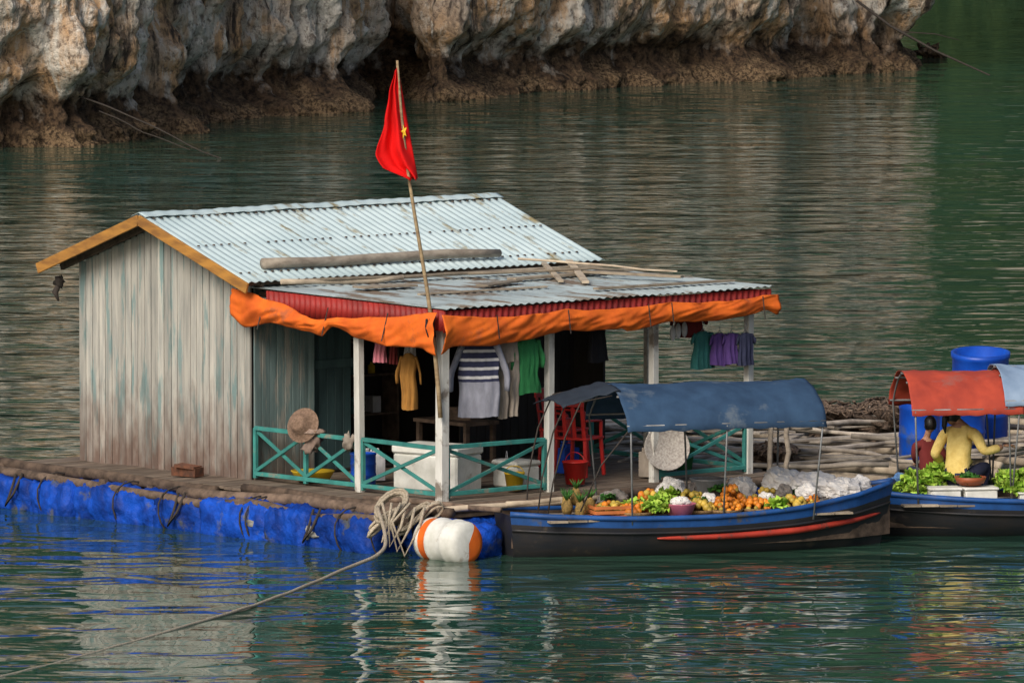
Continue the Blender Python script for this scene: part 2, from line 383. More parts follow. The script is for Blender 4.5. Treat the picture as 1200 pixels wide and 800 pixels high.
# posts
mb=MB()
for a,b_,w in ((4.9,0,.085),(6.26,0,.11),(6.26,1.57,.085),(6.26,3.15,.085),(6.26,4.6,.085)):
    mb.beam((a,b_,-.05),(a+rr(-.015,.015),b_+rr(-.015,.015),2.0),w,w,.6,0,(1,0,0))
mb.beam((4.6,4.6,0),(4.6,4.6,2.0),.07,.07,.1,0,(1,0,0))
mb.beam((6.26,-.1,1.97),(6.26,4.75,1.97),.06,.08,.2,0); mb.beam((3.1,0,1.99),(6.3,0,1.98),.06,.08,.2,0)
mb.build('porch_posts',whitew,house,bevel=.006)
# railing
mb=MB()
def rail(p,q,zt=.56,nx=1,mid=True):
    p=V(p);q=V(q)
    Z=lambda v,z:V((v.x,v.y,z))
    mb.beam(Z(p,zt),Z(q,zt+rr(-.015,.015)),.05,.045); mb.beam(Z(p,.05),Z(q,.05),.05,.045)
    n=nx
    for i in range(n+1):
        c=p.lerp(q,i/n); mb.beam(Z(c,.0),Z(c,zt),.045,.045,None,0,(1,0,0))
    d=(q-p).normalized(); nn=V((d.y,-d.x,0))*.012
    for i in range(n):
        c=p.lerp(q,i/n);e=p.lerp(q,(i+1)/n)
        mb.beam(Z(c+nn,.07),Z(e+nn,zt-.03),.022,.04); mb.beam(Z(c-nn,zt-.03),Z(e-nn,.07),.022,.04)
rail((3.12,0,0),(4.85,0,0),.56,2); rail((4.95,0,0),(6.2,0,0)); rail((6.26,.08,0),(6.26,1.5,0)); rail((6.26,3.22,0),(6.26,4.55,0)); rail((3.6,4.65,0),(6.2,4.65,0),.6,2)
mb.build('porch_railing',greenr,house,bevel=.003)
mb=MB()
mb.log((3.15,.1,roofz(3.15)+.11),(3.25,3.55,roofz(3.2)+.11),.06,.05,.5,0,.02)
mb.build('roof_log',woodg,house)
mb=MB()
mb.beam((3.7,1.3,2.20),(3.9,4.5,2.20),.10,.03,.6); mb.beam((4.5,2.6,2.17),(4.3,4.6,2.17),.14,.03,.4); mb.beam((5.3,3.0,2.16),(3.6,4.3,2.25),.08,.03,.9);mb.beam((5.0,2.9,2.16),(3.5,4.0,2.23),.06,.03,.7)
mb.beam((5.9,2.6,2.14),(6.0,4.6,2.14),.1,.025,.2); mb.log((3.55,.0,2.2),(3.8,1.6,2.2),.03,.03,.8); mb.beam((4.3,.5,2.17),(4.4,1.2,2.17),.25,.02,.3)
mb.log((4.0,2.4,2.22),(4.6,4.2,2.21),.018,.015,.2); mb.log((3.5,3.6,2.3),(5.2,4.5,2.2),.015,.012,.9); mb.beam((5.2,.6,2.14),(5.3,2.4,2.14),.06,.02,.5)
mb.beam((4.0,3.6,2.2),(5.6,4.2,2.18),.09,.03,.3); mb.beam((4.9,1.8,2.16),(4.7,2.5,2.17),.16,.02,.1); mb.log((3.6,.3,2.22),(4.0,2.9,2.21),.02,.02,.1)
mb.build('roof_planks',plank,house,bevel=.003)
mb=MB()
mb.ball((-.18,-.15,2.02),(.08,.08,.09),12,8,.3,0,.6); mb.tube([(-.18,-.15,2.0),(-.2,-.2,1.9),(-.16,-.18,1.8)],[.03,.04,.01]); mb.build('hanging_bundle',drope,house)

# ---------------------------------------------------------------- deck & floats
deck=empty('floating_deck',(GX,GY,GZ),ANG)
mb=MB()
x=-.35
while x<6.55:
    w=rr(.12,.18); mb.box((x+w/2,2.1+rr(-.03,.03),-.04+rr(-.004,.004)),(w-.012,5.6+rr(-.05,.05),.03)); x+=w
mb.build('deck_boards',M('deck_boards_mat',(.20,.155,.115),(.11,.08,.06),(8,3,8),.85,.5,tone=.4),deck)
mb=MB()
mb.log((-.5,-.78,-.05),(3.4,-.80,-.07),.07,.06); mb.log((2.9,-.90,-.10),(6.9,-.86,-.07),.065,.07); mb.log((-.4,-1.03,-.13),(4.2,-1.07,-.15),.055,.05,None,0,.04); mb.log((3.9,-1.09,-.16),(6.9,-1.05,-.14),.05,.045,None,0,.04); mb.log((3.8,-.74,-.02),(7.2,-.7,-.04),.055,.06)
mb.log((6.62,-.9,-.08),(6.66,4.9,-.08),.06,.06); mb.log((-.42,-1.0,-.10),(-.42,4.9,-.10),.06,.06)
mb.log((5.6,-.55,.0),(7.6,-.35,.02),.035,.03,.95)
for i in range(9): mb.box((-.2+i*.85,-.1,-.12),(.1,1.6,.09))
mb.build('deck_logs',woodb,deck,)
mb=MB()
mb.box((3.1,2.1,-.3),(6.9,5.3,.3),tone=.2); mb.build('underdeck_shade',darkw,deck)  # solid dark block standing in for the shade below the deck
mb=MB()
def wrapped(a0,b0,a1,b1,r=.2,z=-.36):
    p=V((a0,b0,z));q=V((a1,b1,z));sd=rr(0,99);n=26
    d=(q-p).normalized(); sdv=V((-d.y,d.x,0)); vs=[];N=34
    for i in range(n+1):
        t=i/n; c=p.lerp(q,t); e=min(1,.82+1.8*min(t,1-t))
        for k in range(N):
            an=2*math.pi*k/N; cx,cz=math.cos(an),math.sin(an)
            rad=r*e*(1.06+.18*noise.noise((sd+t*4,cx*1.5,cz*1.5))-.28*abs(noise.noise((sd+t*9+cz*2,cx*3,cz*3)))+.09*noise.noise((sd+t*26,cx*7,cz*7)))
            k2=1/max(abs(cx),abs(cz))**.6
            vs.append(c+sdv*cx*rad*k2+V((0,0,cz*rad*k2)))
    fs=[(i*N+k,i*N+(k+1)%N,(i+1)*N+(k+1)%N,(i+1)*N+k) for i in range(n) for k in range(N)]+[tuple(range(N))[::-1],tuple(range(n*N,(n+1)*N))]
    mb.add(vs,fs,rr(.0,1),0,True)
a=-.42
while a<6.3:
    L=rr(.6,1.35); wrapped(a,-.93+rr(-.05,.05),min(a+L,6.95),-.93+rr(-.05,.05),.245+rr(-.02,.02),-.36+rr(-.03,.02)); a+=L-.02
wrapped(6.3,-.45,7.5,-.40,.20,-.35)
b_=-.3
while b_<4.6: wrapped(6.45,b_,6.47,b_+1,.2); wrapped(-.3,b_,-.3,b_+1,.2); b_+=1.03
mb.build('float_blocks',bluet,deck)
mb=MB()
for a in (.75,2.1,2.9,4.3,4.4,5.9,6.5):
    pts=[(a+.03*math.sin(k*.8),-.93+.30*math.cos(t),-.33+.28*math.sin(t)) for k,t in enumerate([i*math.pi/8 for i in range(17)])]
    mb.tube(pts,.010,6)
for a in (.2,3.1,5.4):
    mb.tube([(a,-1.10,-.10),(a+.05,-1.22,-.3),(a-.02,-1.24,-.45),(a+.1,-1.21,-.3),(a+.12,-1.10,-.08)],.016,6)
for k in range(5): mb.tube([(-.45-.03*k,-.9,-.1),(-.6-.1*k,-1.0,-.2-.04*k),(-.95,-1.1,-.22-.05*k),(-1.5,-1.2,-.3-.03*k)],.012,6)
mb.build('lashing_ropes',drope,deck)
mb=MB(); mb.ball((4.3,-1.11,-.33),(.36,.10,.13),30,20,.3,0,.35,2.5); mb.ball((5.35,-1.12,-.36),(.24,.08,.1),24,16,.3,0,.35,2.5); mb.build('sack_patch',M('dirty_sack',(.36,.36,.33),(.18,.18,.17),(9,9,9),.8,.8),deck)
mb=MB()
pr=[(0,0),(.16,0),(.22,.03),(.24,.09),(.235,.12),(.235,.22),(.25,.24),(.25,.28),(.235,.30),(.235,.46),(.25,.48),(.25,.52),(.235,.54),(.238,.62),(.21,.67),(.15,.69),(0,.69)]
mb.lathe(pr,(0,0,0),28,.5,0,None,lambda i,k:1 if ((.04<k<.30 and i>8) or i in(4,5) or (k<.42 and i>12)) else 0)
fb=mb.build('float_drum',[foam,tarpo],None,H(7.0,-.88,-.31),(0,math.radians(90),ANG))
def coil(mb,c,n,r0,rad,fl=.5,tilt=1,sd=0):
    pts=[];c=V(c)
    for i in range(n*14):
        t=i/14*2*math.pi; k=1+.6*noise.noise((i*.11+sd,2,3))
        pts.append(c+V((math.cos(t)*r0*k,math.sin(t)*r0*fl*k+.03*math.sin(t*.3),math.sin(t+tilt)*r0*.9*k+.08*noise.noise((i*.07,sd,1)))))
    mb.tube(pts,rad,7,rr(.2,.9))
mb=MB()
c=H(6.76,-1.16,.04); coil(mb,c,6,.16,.019,.5,.6,3); coil(mb,c+V((.22,0,-.12)),5,.15,.017,.4,1.2,9); coil(mb,c+V((-.12,.05,-.18)),4,.13,.016,.4,1.9,5); coil(mb,c+V((.42,.02,-.08)),3,.12,.015,.4,2.4,15)
p0=c+V((-.15,-.1,.0))
rp=[p0,V((-1.35,-8.7,.22)),V((-1.75,-9.6,.10)),V((-2.2,-11,.05)),V((-2.65,-12.3,.02)),V((-3.15,-13.6,.004)),V((-3.75,-15.2,-.004)),V((-4.3,-16.6,-.005)),V((-4.85,-17.9,-.003)),V((-5.8,-20,.0))]
sm=[]
for i in range(len(rp)-1):
    for k in range(10):
        t=k/10; a_=rp[max(i-1,0)];b1=rp[i];c1=rp[i+1];d1=rp[min(i+2,len(rp)-1)]
        sm.append(.5*((2*b1)+(c1-a_)*t+(2*a_-5*b1+4*c1-d1)*t*t+(3*b1-a_-3*c1+d1)*t*t*t)+V((0,0,.009*noise.noise((i*3+k*.3,1,1)))))
mb.tube(sm,[lerp(.022,.012,i/len(sm)) for i in range(len(sm))],8)
for q in range(4):
    mb.tube([c+V((.1*q-.1,-.12,.05)),c+V((.02*q-.05,-.2,-.15)),c+V((.08*q-.1,-.22,-.36-.05*q)),c+V((.1*q,-.2,-.2)),c+V((.1*q+.05,-.12,.0))],.016,7)
mb.build('mooring_rope',ropem)

# ---------------------------------------------------------------- flag
mb=MB()
pb=H(6.35,-.1,.9); pt=V((-1.24,-6.5,5.27))
pts=[pb.lerp(pt,i/14)+V((.03*math.sin(i*.45),0,0)) for i in range(15)]
fl=empty('national_flag',(0,0,0))
mb.tube(pts,[lerp(.026,.014,i/14) for i in range(15)],8); mb.build('flag_pole',bambm,fl)
ft=pb.lerp(pt,.985); fbm=pb.lerp(pt,.672)
def flg(u,v):
    base=ft.lerp(fbm,v)+V((.02*v,0,0)); w=interp([(0,.03),(.2,.13),(.45,.22),(.72,.36),(.85,.30),(1,.04)],v)
    z=-.10*u*v+ (-.05*u)*(1-v)+.16*u*(1 if v>.8 else 0)*(v-.8)*5*.6
    return base+V((-w*u+.05*(1-u)*v,.07*math.sin(u*9+v*3)*(.3+v)+.03*math.sin(u*17+v*7),z-.01+.012*math.sin(u*20)))
mb=MB(); mb.grid(flg,26,40,.5); mb.build('flag_cloth',flagm,fl,solid=.004)
mb=MB()
cen=flg(.18,.56)+V((.0,-.06,0)); sp=[]
for k in range(10):
    an=math.pi/2+k*math.pi/5+.3; r_=.085 if k%2==0 else .034
    sp.append(cen+V((math.cos(an)*r_*.42,-.02*math.cos(an),math.sin(an)*r_)))
mb.add([cen+V((0,-.01,0))]+sp,[(0,1+k,1+(k+1)%10) for k in range(10)]); mb.build('flag_star',yelm,fl)

# ---------------------------------------------------------------- laundry
def garment(name,pos,w,L,yaw,mats,sleeve=0,mf=None,flare=.1,legs=False,fold=.02,hanger=True):
    mb=MB(); sd=rr(0,50)
    def ring(cx,wf,L0,L1,th):
        def f(u,v):
            an=2*math.pi*u; z=-lerp(L0,L1,v); ww=wf(v)
            x=cx+math.cos(an)*ww; y=math.sin(an)*th*(1+.5*v)+fold*math.sin(x*45/ (w+.2)+sd+v*2)*(0.3+v)+.012*noise.noise((x*9,z*5,sd))
            return V((x+.02*noise.noise((z*6,sd,cx)),y,z+.03*noise.noise((x*6,sd,0))*v))
        return f
    if legs:
        mb.grid(ring(0,lambda v:w/2,0,L*.3,.035),24,5,.5,0,mf,True)
        for s_ in(-1,1): mb.grid(ring(s_*w*.25,lambda v:w*.25*(1-.15*v),L*.28,L,.035),16,12,.45,0,mf,True)
    else:
        mb.grid(ring(0,lambda v:interp([(0,w*.16),(.04,w*.30),(.12,w*.48),(.3,w*.46),(1,w*(.47+flare))],v),0,L,.04),30,26,.5,0,mf,True)
    if sleeve:
        for s_ in(-1,1):
            n=7;pts=[V((s_*(w*.38+ (w*.16+.10*sleeve)*min(1,i/n*1.6)),.01*math.sin(i),-.06*L-sleeve*i/n)) for i in range(n+1)]
            mb.tube(pts,[lerp(.085,.055,i/n)*(w/.5) for i in range(n+1)],10,.4,0,flat=.5)
    if hanger:
        k=len(mats)-1
        mb.tube([(-w*.3,0,-.04),(0,0,.03),(w*.3,0,-.04)],.006,5,.5,k); mb.tube([(0,0,.03),(.0,0,.07),(.025,0,.09),(0,0,.11)],.004,5,.5,k)
    return mb.build(name,mats,None,pos,(0,0,math.radians(yaw)))
garment('striped_sweater',(-.36,-6.0,2.20),.48,.84,8,[greyf,whitef,navyf,metal],.50,lambda u,v:(1 if (v*26)%3<1.2 and v<.52 else (2 if v<.52 else 0)),.0)
garment('beige_trousers',(-.04,-5.75,2.2),.24,.86,20,[beigef,metal],0,None,0,True)
garment('green_shirt',(.16,-5.6,2.2),.34,.62,40,[greenf,metal],.3)
garment('ochre_jacket',(-1.13,-5.5,2.02),.20,.62,-20,[ochref,metal],.3,None,-.02)
garment('pink_cloth',(-1.44,-5.4,2.17),.14,.26,0,[pinkf,metal],0)
garment('pink_cloth',(-1.30,-5.4,2.17),.09,.28,0,[maroonf,metal],0)
garment('white_cloth',(-1.12,-5.3,2.2),.12,.22,0,[whitef,metal],0)
garment('maroon_shirt',(1.98,-3.5,2.40),.34,.36,20,[maroonf,metal],.2)
garment('dark_dress',(.95,-4.4,2.33),.26,.5,50,[blackf,metal],.1)
for nm,mt,X,w_,L_ in(('teal_shirt',tealf,2.14,.26,.42),('purple_shirt',purpf,2.33,.22,.36),('purple_shirt',purpf,2.46,.2,.34),('navy_shirt',navyf,2.62,.2,.36)):
    garment(nm,(X,-3.55+.1*(X-2),2.10-(.02 if X>2.2 else 0)),w_,L_,35,[mt,metal],.1)
mb=MB()
mb.tube([H(6.0,.0,1.83),H(5.98,1.2,1.79),H(6.0,2.4,1.83)],.006,5); mb.tube([H(3.3,.3,1.8),H(5.2,.3,1.75),H(6.2,.3,1.8)],.006,5); mb.tube([H(5.9,3.1,1.75),H(5.9,4.7,1.73)],.006,5)
for i in range(9): p=H(5.98+rr(-.05,.05),.3+i*.16,1.8); mb.tube([p,p+V((0,0,-.05)),p+V((.02,0,-.1))],.006,5)
mb.build('clothes_line',M('line_mat',(.3,.35,.4)))
mb=MB()
for X in(1.8,1.86,1.93): mb.ball((X,-3.7,2.12+rr(-.03,.03)),(.035,.03,.09),8,6)
mb.build('hanging_gloves',whitef)

# ---------------------------------------------------------------- things on the porch
mb=MB()
def fbox(mb,c,s,yaw=0,m=0,tone=.6):
    x,y,z=c; mb.box((x,y,z+s[2]*.4),(s[0],s[1],s[2]*.8),(0,0,yaw),tone,m); mb.box((x,y,z+s[2]*.9),(s[0]+.03,s[1]+.03,s[2]*.2-.004),(0,0,yaw),tone+.1,m)
fbox(mb,H(5.45,.65,.0),(.85,.5,.50),ANG+.25); mb.build('styrofoam_box',foam,bevel=.02)
mb=MB(); fbox(mb,H(5.8,1.5,0),(.4,.35,.3),ANG); mb.build('styrofoam_box',foam,bevel=.02)
def barrel(name,loc,r,h,mat,tilt=(0,0,0),open_=True):
    mb=MB(); pr=[(0,0),(r*.9,0),(r*.97,h*.03),(r,h*.1),(r,h*.30),(r*1.035,h*.32),(r*1.035,h*.35),(r,h*.37),(r,h*.63),(r*1.035,h*.65),(r*1.035,h*.68),(r,h*.70),(r,h*.93),(r*1.05,h*.95),(r*1.05,h*1.0),(r*.93,h*1.0),(r*.93,h*(.7 if open_ else .97)),(0,h*(.7 if open_ else .97))]
    mb.lathe(pr,(0,0,0),36); return mb.build(name,mat,None,loc,tilt)
barrel('blue_bucket',H(4.55,.35,0),.14,.36,barm)
def bucket(loc,r,h,mat):
    mb=MB(); mb.lathe([(0,0),(r*.75,0),(r,h),(r*1.06,h),(r*1.06,h+.015),(r*.95,h+.015),(r*.7,.02),(0,.02)],(0,0,0),20)
    mb.tube([(r*math.cos(t),0,h+r*math.sin(t)*.8) for t in [i*math.pi/10 for i in range(11)]],.005,5); mb.build('plastic_bucket',mat,None,loc,(0,0,rr(0,3)))
bucket(H(6.0,2.2,0),.14,.24,redpl); bucket(H(5.6,4.2,0),.15,.26,greenf); bucket(H(5.2,1.9,0),.13,.22,whitef); bucket(H(6.05,1.25,0),.11,.18,yelm)
def jerry(loc,yaw,mat):
    mb=MB(); mb.box((0,0,.14),(.24,.14,.28),tone=.5); mb.box((.0,0,.30),(.14,.10,.05),tone=.5); mb.lathe([(.025,0),(.025,.05),(.03,.05),(.03,.07),(0,.07)],(-.07,0,.29),12,.3); mb.tube([(.07,0,.28),(.06,0,.35),(-.02,0,.35),(-.03,0,.30)],.012,6)
    mb.build('jerrycan',mat,None,loc,(0,0,yaw),bevel=.02)
jerry(H(4.2,.8,0),.3,whitef); jerry(H(5.9,3.4,0),1.2,beigef); jerry(H(5.0,3.0,0),.8,barm)
mb=MB()
for z in(.5,.95,1.35): mb.box((0,0,z),(1.0,.28,.025))
for x in(-.49,.49): mb.box((x,0,.72),(.025,.28,1.4))
mb.build('wooden_shelf',woodb,None,H(2.1,2.4,0),(0,0,ANG+math.pi/2),bevel=.003)
mb=MB()
for i in range(16):
    z=(.513,.963,1.363)[i%3]; x=rr(-.42,.42); k=i%4
    if k<2: r_=rr(.03,.05);h=rr(.1,.22); mb.lathe([(0,0),(r_,0),(r_,h*.7),(r_*.4,h*.85),(r_*.4,h),(0,h)],(x,rr(-.05,.05),z),12,.5,k)
    else: h=rr(.1,.2); mb.box((x,0,z+h/2),(rr(.1,.2),.15,h),(0,0,rr(-.2,.2)),.5,k)
mb.build('shelf_goods',[redpl,yelm,whitef,tealf],None,H(2.1,2.4,0),(0,0,ANG+math.pi/2))
mb=MB(); mb.lathe([(0,0),(.18,0),(.24,.10),(.25,.11),(.23,.11),(.17,.02),(0,.02)],(0,0,0),24); mb.build('yellow_basin',yelm,None,H(3.75,.3,.0))
mb=MB(); mb.lathe([(.20,0),(.18,.01),(.11,.04),(.10,.12),(.07,.14),(0,.145)],(0,0,0),24,.5,0); mb.build('straw_hat',M('old_straw',(.26,.17,.12),(.14,.09,.06),(40,40,40),.9,.8),None,H(4.05,-.1,.66),(math.radians(70),0,math.radians(-30)))
mb=MB(); mb.ball((0,0,-.12),(.16,.05,.2),14,12,.5,0,.7,2.5); mb.ball((.03,-.03,-.02),(.15,.06,.06),14,8,.6,0,.5); mb.build('draped_cloth',M('fabric_brownish',(.3,.22,.18),None,(20,20,20),.95,.8),None,H(4.15,-.05,.62))
mb=MB(); mb.ball((0,0,-.06),(.10,.06,.14),14,10,.6,0,.7,2.5); mb.build('draped_cloth',beigef,None,H(4.78,-.06,.58))
def chair(loc,yaw):
    mb=MB()
    for x in(-.18,.18):
        for y in(-.18,.18): mb.beam((x*1.15,y*1.15,0),(x,y,.42),.04,.04)
    mb.box((0,0,.43),(.42,.42,.03),tone=.6)
    for x in(-.18,-.06,.06,.18): mb.beam((x,.2,.44),(x,.26,.85),.05,.02)
    mb.box((0,.26,.84),(.42,.03,.1),tone=.6)
    for x in(-.2,.2): mb.beam((x,-.15,.62),(x,.22,.64),.04,.025); mb.beam((x,-.15,.44),(x,-.15,.62),.035,.035)
    mb.build('plastic_chair',redpl,None,loc,(0,0,yaw),bevel=.008)
chair(H(5.35,2.85,0),math.radians(150)); chair(H(4.5,3.4,0),math.radians(60))
mb=MB()
mb.lathe([(0,.0),(.22,.01),(.25,.04),(.26,.04),(.22,-.01),(0,-.02)],(0,0,0),28); mb.build('woven_tray',M('woven_pale',(.45,.42,.38),(.25,.22,.2),(40,40,40),.8,.6),None,H(6.36,3.25,.36),(math.radians(80),0,math.radians(10)))
mb=MB(); mb.lathe([(0,0),(.16,.01),(.2,.1),(.2,.2),(.22,.21),(.22,.22),(.1,.26),(.03,.28),(.03,.31),(0,.31)],(0,0,0),24); mb.build('cooking_pot',metal,None,H(5.8,3.7,.0))
mb=MB(); mb.box((0,0,.55),(.9,.5,.04)); 
for x in(-.4,.4):
    for y in(-.2,.2): mb.beam((x,y,0),(x,y,.54),.05,.05)
mb.box((.1,.05,.64),(.3,.2,.14),(0,0,.2),.7); mb.ball((-.25,0,.63),.08,amp=.2); mb.build('wooden_table',woodb,None,H(3.9,2.3,0),(0,0,ANG),bevel=.004)
mb=MB(); mb.box((0,0,.05),(.34,.16,.1)); mb.box((.02,-.02,.11),(.25,.2,.03),(0,.1,.2)); mb.build('old_crate',M('rusty_box',(.16,.06,.03),(.06,.03,.02),(12,12,12),.9,.6),None,H(2.35,-.35,-.01),(0,0,ANG+.2))
mb=MB()
for i in range(3): mb.tube([(.04*i,0,0),(.04*i,.02,-.10),(.04*i+.02,.0,-.2)],[.012,.014,.008],7)
mb.build('hanging_straps',blackf,None,H(6.33,-.28,1.98),(0,0,.3))

# ---------------------------------------------------------------- boats
def boat(name,cx,cy,ang,L,beam,zm,zb,zst,Wt,nT=40,redrange=(.35,.97)):
    e=empty(name,(cx,cy,0),ang)
    w=lambda t:interp(Wt,t)*beam/2
    def zsh(t):
        return zm+(zb-zm)*max(0,(t-.4)/.6)**2.2+(zst-zm)*max(0,(.4-t)/.4)**2
    X=lambda t:-L/2+L*t
    rows=[(1,0),(.985,-.09),(.955,-.15),(.92,-.21),(.86,-.30),(.62,-.47),(.25,-.55),(0,-.56)]
    def pt(t,i,s_):
        k,dz=rows[i]; z=zsh(t)+dz*(zsh(t)+.16)/.58*1.0
        xx=X(t)-(.32*(-dz)*max(0,(t-.7)/.3)) +(.15*(-dz))*max(0,(.2-t)/.2)
        return V((xx,s_*w(t)*k,z))
    mb=MB(); N=nT
    for s_ in(-1,1):
        vs=[pt(i/N,j,s_) for j in range(len(rows)) for i in range(N+1)]
        fs=[];ms=[]
        for j in range(len(rows)-1):
            for i in range(N):
                fs.append((j*(N+1)+i,j*(N+1)+i+1,(j+1)*(N+1)+i+1,(j+1)*(N+1)+i))
                ms.append(1 if j==0 else 0)
        mb.add(vs,fs,.5,ms,True)
        mb.grid(lambda u,v:V((X(u)*.985,s_*(w(u)-.035)*(1-.12*v),lerp(zsh(u),.10,v))),N,3,.4,2)
    vs=[pt(0,j,-1) for j in range(len(rows))]+[pt(0,j,1) for j in range(len(rows)-2,-1,-1)]
    mb.add(vs,[tuple(range(len(vs)))],.5,0)
    mb.build('hull',[hullk,hullb,woodb],e)
    mb=MB()
    for s_ in(-1,1):
        mb.tube([pt(i/N,0,s_)+V((0,0,.015)) for i in range(N+1)],.030,8,.6,0)
        r0,r1=redrange
        mb.tube([pt(lerp(r0,r1,i/N),3,s_)+V((0,s_*.012,0)) for i in range(N+1)],[.006+.024*math.sin(math.pi*min(1,max(0,i/N)))**.5 for i in range(N+1)],6,.5,1,flat=1.3)
        mb.tube([pt(i/N,2,s_)+V((0,s_*.008,0)) for i in range(N+1)],.016,6,.3,2)
    mb.build('rub_rails',[hullb,hullr,hullk],e)
    mb=MB(); 
    for i in range(int(L/.16)):
        t=(i+.5)/int(L/.16)
        if .06<t<.88: mb.box((X(t),0,.17+rr(-.004,.004)),(.15,2*w(t)*.66-.08,.02))
    for t in(.3,.55,.78):
        mb.box((X(t),0,zsh(t)-.05),(.16,2*w(t)*.84-.12,.03))
    mb.build('deck_planks',plank,e)
    return e,w,zsh,X
Wt1=[(0,.45),(.1,.68),(.3,.93),(.5,1),(.7,.92),(.87,.6),(.96,.25),(1,.05)]
A1=math.radians(17)
b1,w1,zs1,X1=boat('sampan_boat',2.02,-6.75,A1,4.45,1.35,.40,.66,.46,Wt1)
def canopy(par,x0,x1,hw,ze,zc,mat,name,sag=.02,hoops=(0,.5,1),zfloor=.35,tone=.5):
    mb=MB()
    def f(u,v):
        x=lerp(x0,x1,u); s_=(v-.5)*2; y=hw*s_; k=1-abs(s_)**2.2
        seg=abs(math.sin(u*math.pi*len(hoops[:-1])))
        z=ze+(zc-ze)*k-sag*seg*k+.012*noise.noise((x*3,y*3,1))-.025*abs(noise.noise((x*5+y*3,y*2,4)))
        if abs(s_)>.9: z-=.07*(abs(s_)-.9)/.1+.015*noise.noise((x*8,0,0))
        return V((x+.03*noise.noise((y*4,u*3,2)),y,z))
    mb.grid(f,54,40,tone)
    mb.build(name,mat,par,solid=.006)
    mb=MB()
    for h in hoops:
        x=lerp(x0+.04,x1-.04,h)
        pts=[(x+(h-.5)*-.12,-hw*.80,zfloor)]+[(x,hw*.97*s_,ze-.03+(zc-ze)*(1-abs(s_)**2.2)-.012) for s_ in[-1+i/8 for i in range(17)]]+[(x+(h-.5)*-.12,hw*.80,zfloor)]
        mb.tube(pts,.011,6)
    for s_ in(-1,-.5,0,.5,1): mb.tube([(x0,hw*.95*s_,ze-.035+(zc-ze)*(1-abs(s_*.98)**2.2)),(x1,hw*.95*s_,ze-.035+(zc-ze)*(1-abs(s_*.98)**2.2))],.012,6)
    mb.build(name+'_frame',metal,par)
canopy(b1,-1.05,1.2,.76,1.44,1.82,bluec,'canopy')
mb=MB()
mb.grid(lambda u,v:V((lerp(-1.65,-1.0,u),lerp(-.35,.74,v),1.72+.10*u-.22*abs(v-.4)**1.6-.07*(1-u)**2+.03*noise.noise((u*6,v*6,3)))),16,16,.5)
mb.build('canopy_flap',M('flap_dark',(.03,.04,.055),None,(3,3,3),.8,.5,spec=.15),b1,solid=.008)
mb=MB()
for y_ in(-.35,.1,.65):
    mb.tube([(-1.1,y_,1.72),(-1.45,y_,1.66),(-1.62,y_*1.0,1.3),(-1.75,y_*.9,.8),(-1.8,y_*.75,.4)],.009,6)
mb.tube([(-1.0,-.7,1.40),(-1.3,-.6,1.0),(-1.5,-.5,.5)],.009,6)
mb.build('flap_frame',drope,b1)

def lettuce(mb,c,r,m=0,n=11):
    c=V(c)
    for i in range(n):
        an=rr(0,6.28); el=rr(.1,1.1); sd=rr(0,99); L=r*rr(.7,1.1); w=r*rr(.55,.85); to=rr(.1,.95)
        d=V((math.cos(an),math.sin(an),0)); s_=V((-d.y,d.x,0))
        def f(u,v):
            q=c+d*(L*v*math.cos(el)*(1+.2*v))+V((0,0,L*v*math.sin(el)-.45*L*v*v))+s_*((u-.5)*2*w*math.sin(math.pi*min(.85,.12+v*.70)))
            q+=V((0,0,.20*r*math.sin(u*13+sd)*v*v+.22*r*abs(u-.5)*2*v))+d*(.10*r*math.sin(u*9+sd)*v); return q
        mb.grid(f,8,5,to,m)
def heap(mb,cx,cy,cz,rx,ry,h,n,r,m=0,el=1):
    for i in range(n):
        a=rr(0,6.28);k=math.sqrt(R.random()); x=cx+rx*k*math.cos(a); y=cy+ry*k*math.sin(a)
        z=cz+h*(1-k*k)*rr(.55,1)+r*.6; q=r*rr(.75,1.2); mb.ball((x,y,z),(q*el,q,q),8,6,None,m if R.random()<.88 else 1-m,.1,1,None,(rr(0,3),rr(0,3),rr(0,3)))
def tray(mb,cx,cy,cz,r,h=.06,m=0): mb.lathe([(0,0),(r*.85,0),(r,h),(r*1.04,h),(r*.9,.02),(0,.02)],(cx,cy,cz),20,rr(.3,.7),m)
mb=MB()
for i in range(16): mb.box((-1.75+i*.215,-.14,.40+rr(-.004,.004)),(.2,.82,.02))
mb.build('display_boards',plank,b1)
mb=MB(); baskets=MB()
for cx,cy,m_,n,h in((-.85,-.38,0,50,.12),(-.12,-.36,1,50,.12),(.15,-.42,0,50,.15),(.52,-.36,0,50,.13),(.92,-.38,1,45,.13),(-.1,-.05,1,40,.2),(.38,-.02,0,45,.22),(.8,.04,1,35,.2),(1.22,-.24,0,30,.12),(-.55,0,0,40,.2)):
    tray(baskets,cx,cy,.415,.20); heap(mb,cx,cy,.44,.19,.17,h,n,rr(.028,.040),m_,1.15)
mb.build('fruit_piles',[orangef,mangof],b1); baskets.build('fruit_baskets',wicker,b1)
mb=MB(); 
for q in((-.68,-.45,.52),(-.52,-.3,.56),(-.8,-.25,.53),(-.6,-.5,.5),(.72,-.5,.5),(-.3,.1,.58)): lettuce(mb,q,.13,0,18)
mb.build('lettuces',leafm,b1)
mb=MB()
for q in((.3,.2,.62),(-1.0,.1,.56),(1.1,.0,.58),(-.1,-.3,.54)): lettuce(mb,q,.10,0,14)
mb.build('herb_bunches',leafd,b1)
mb=MB(); mb.lathe([(0,0),(.12,0),(.165,.12),(.175,.13),(.16,.13),(.11,.02),(0,.02)],(-.38,-.52,.43),24); mb.build('pink_basin',pinkm,b1)
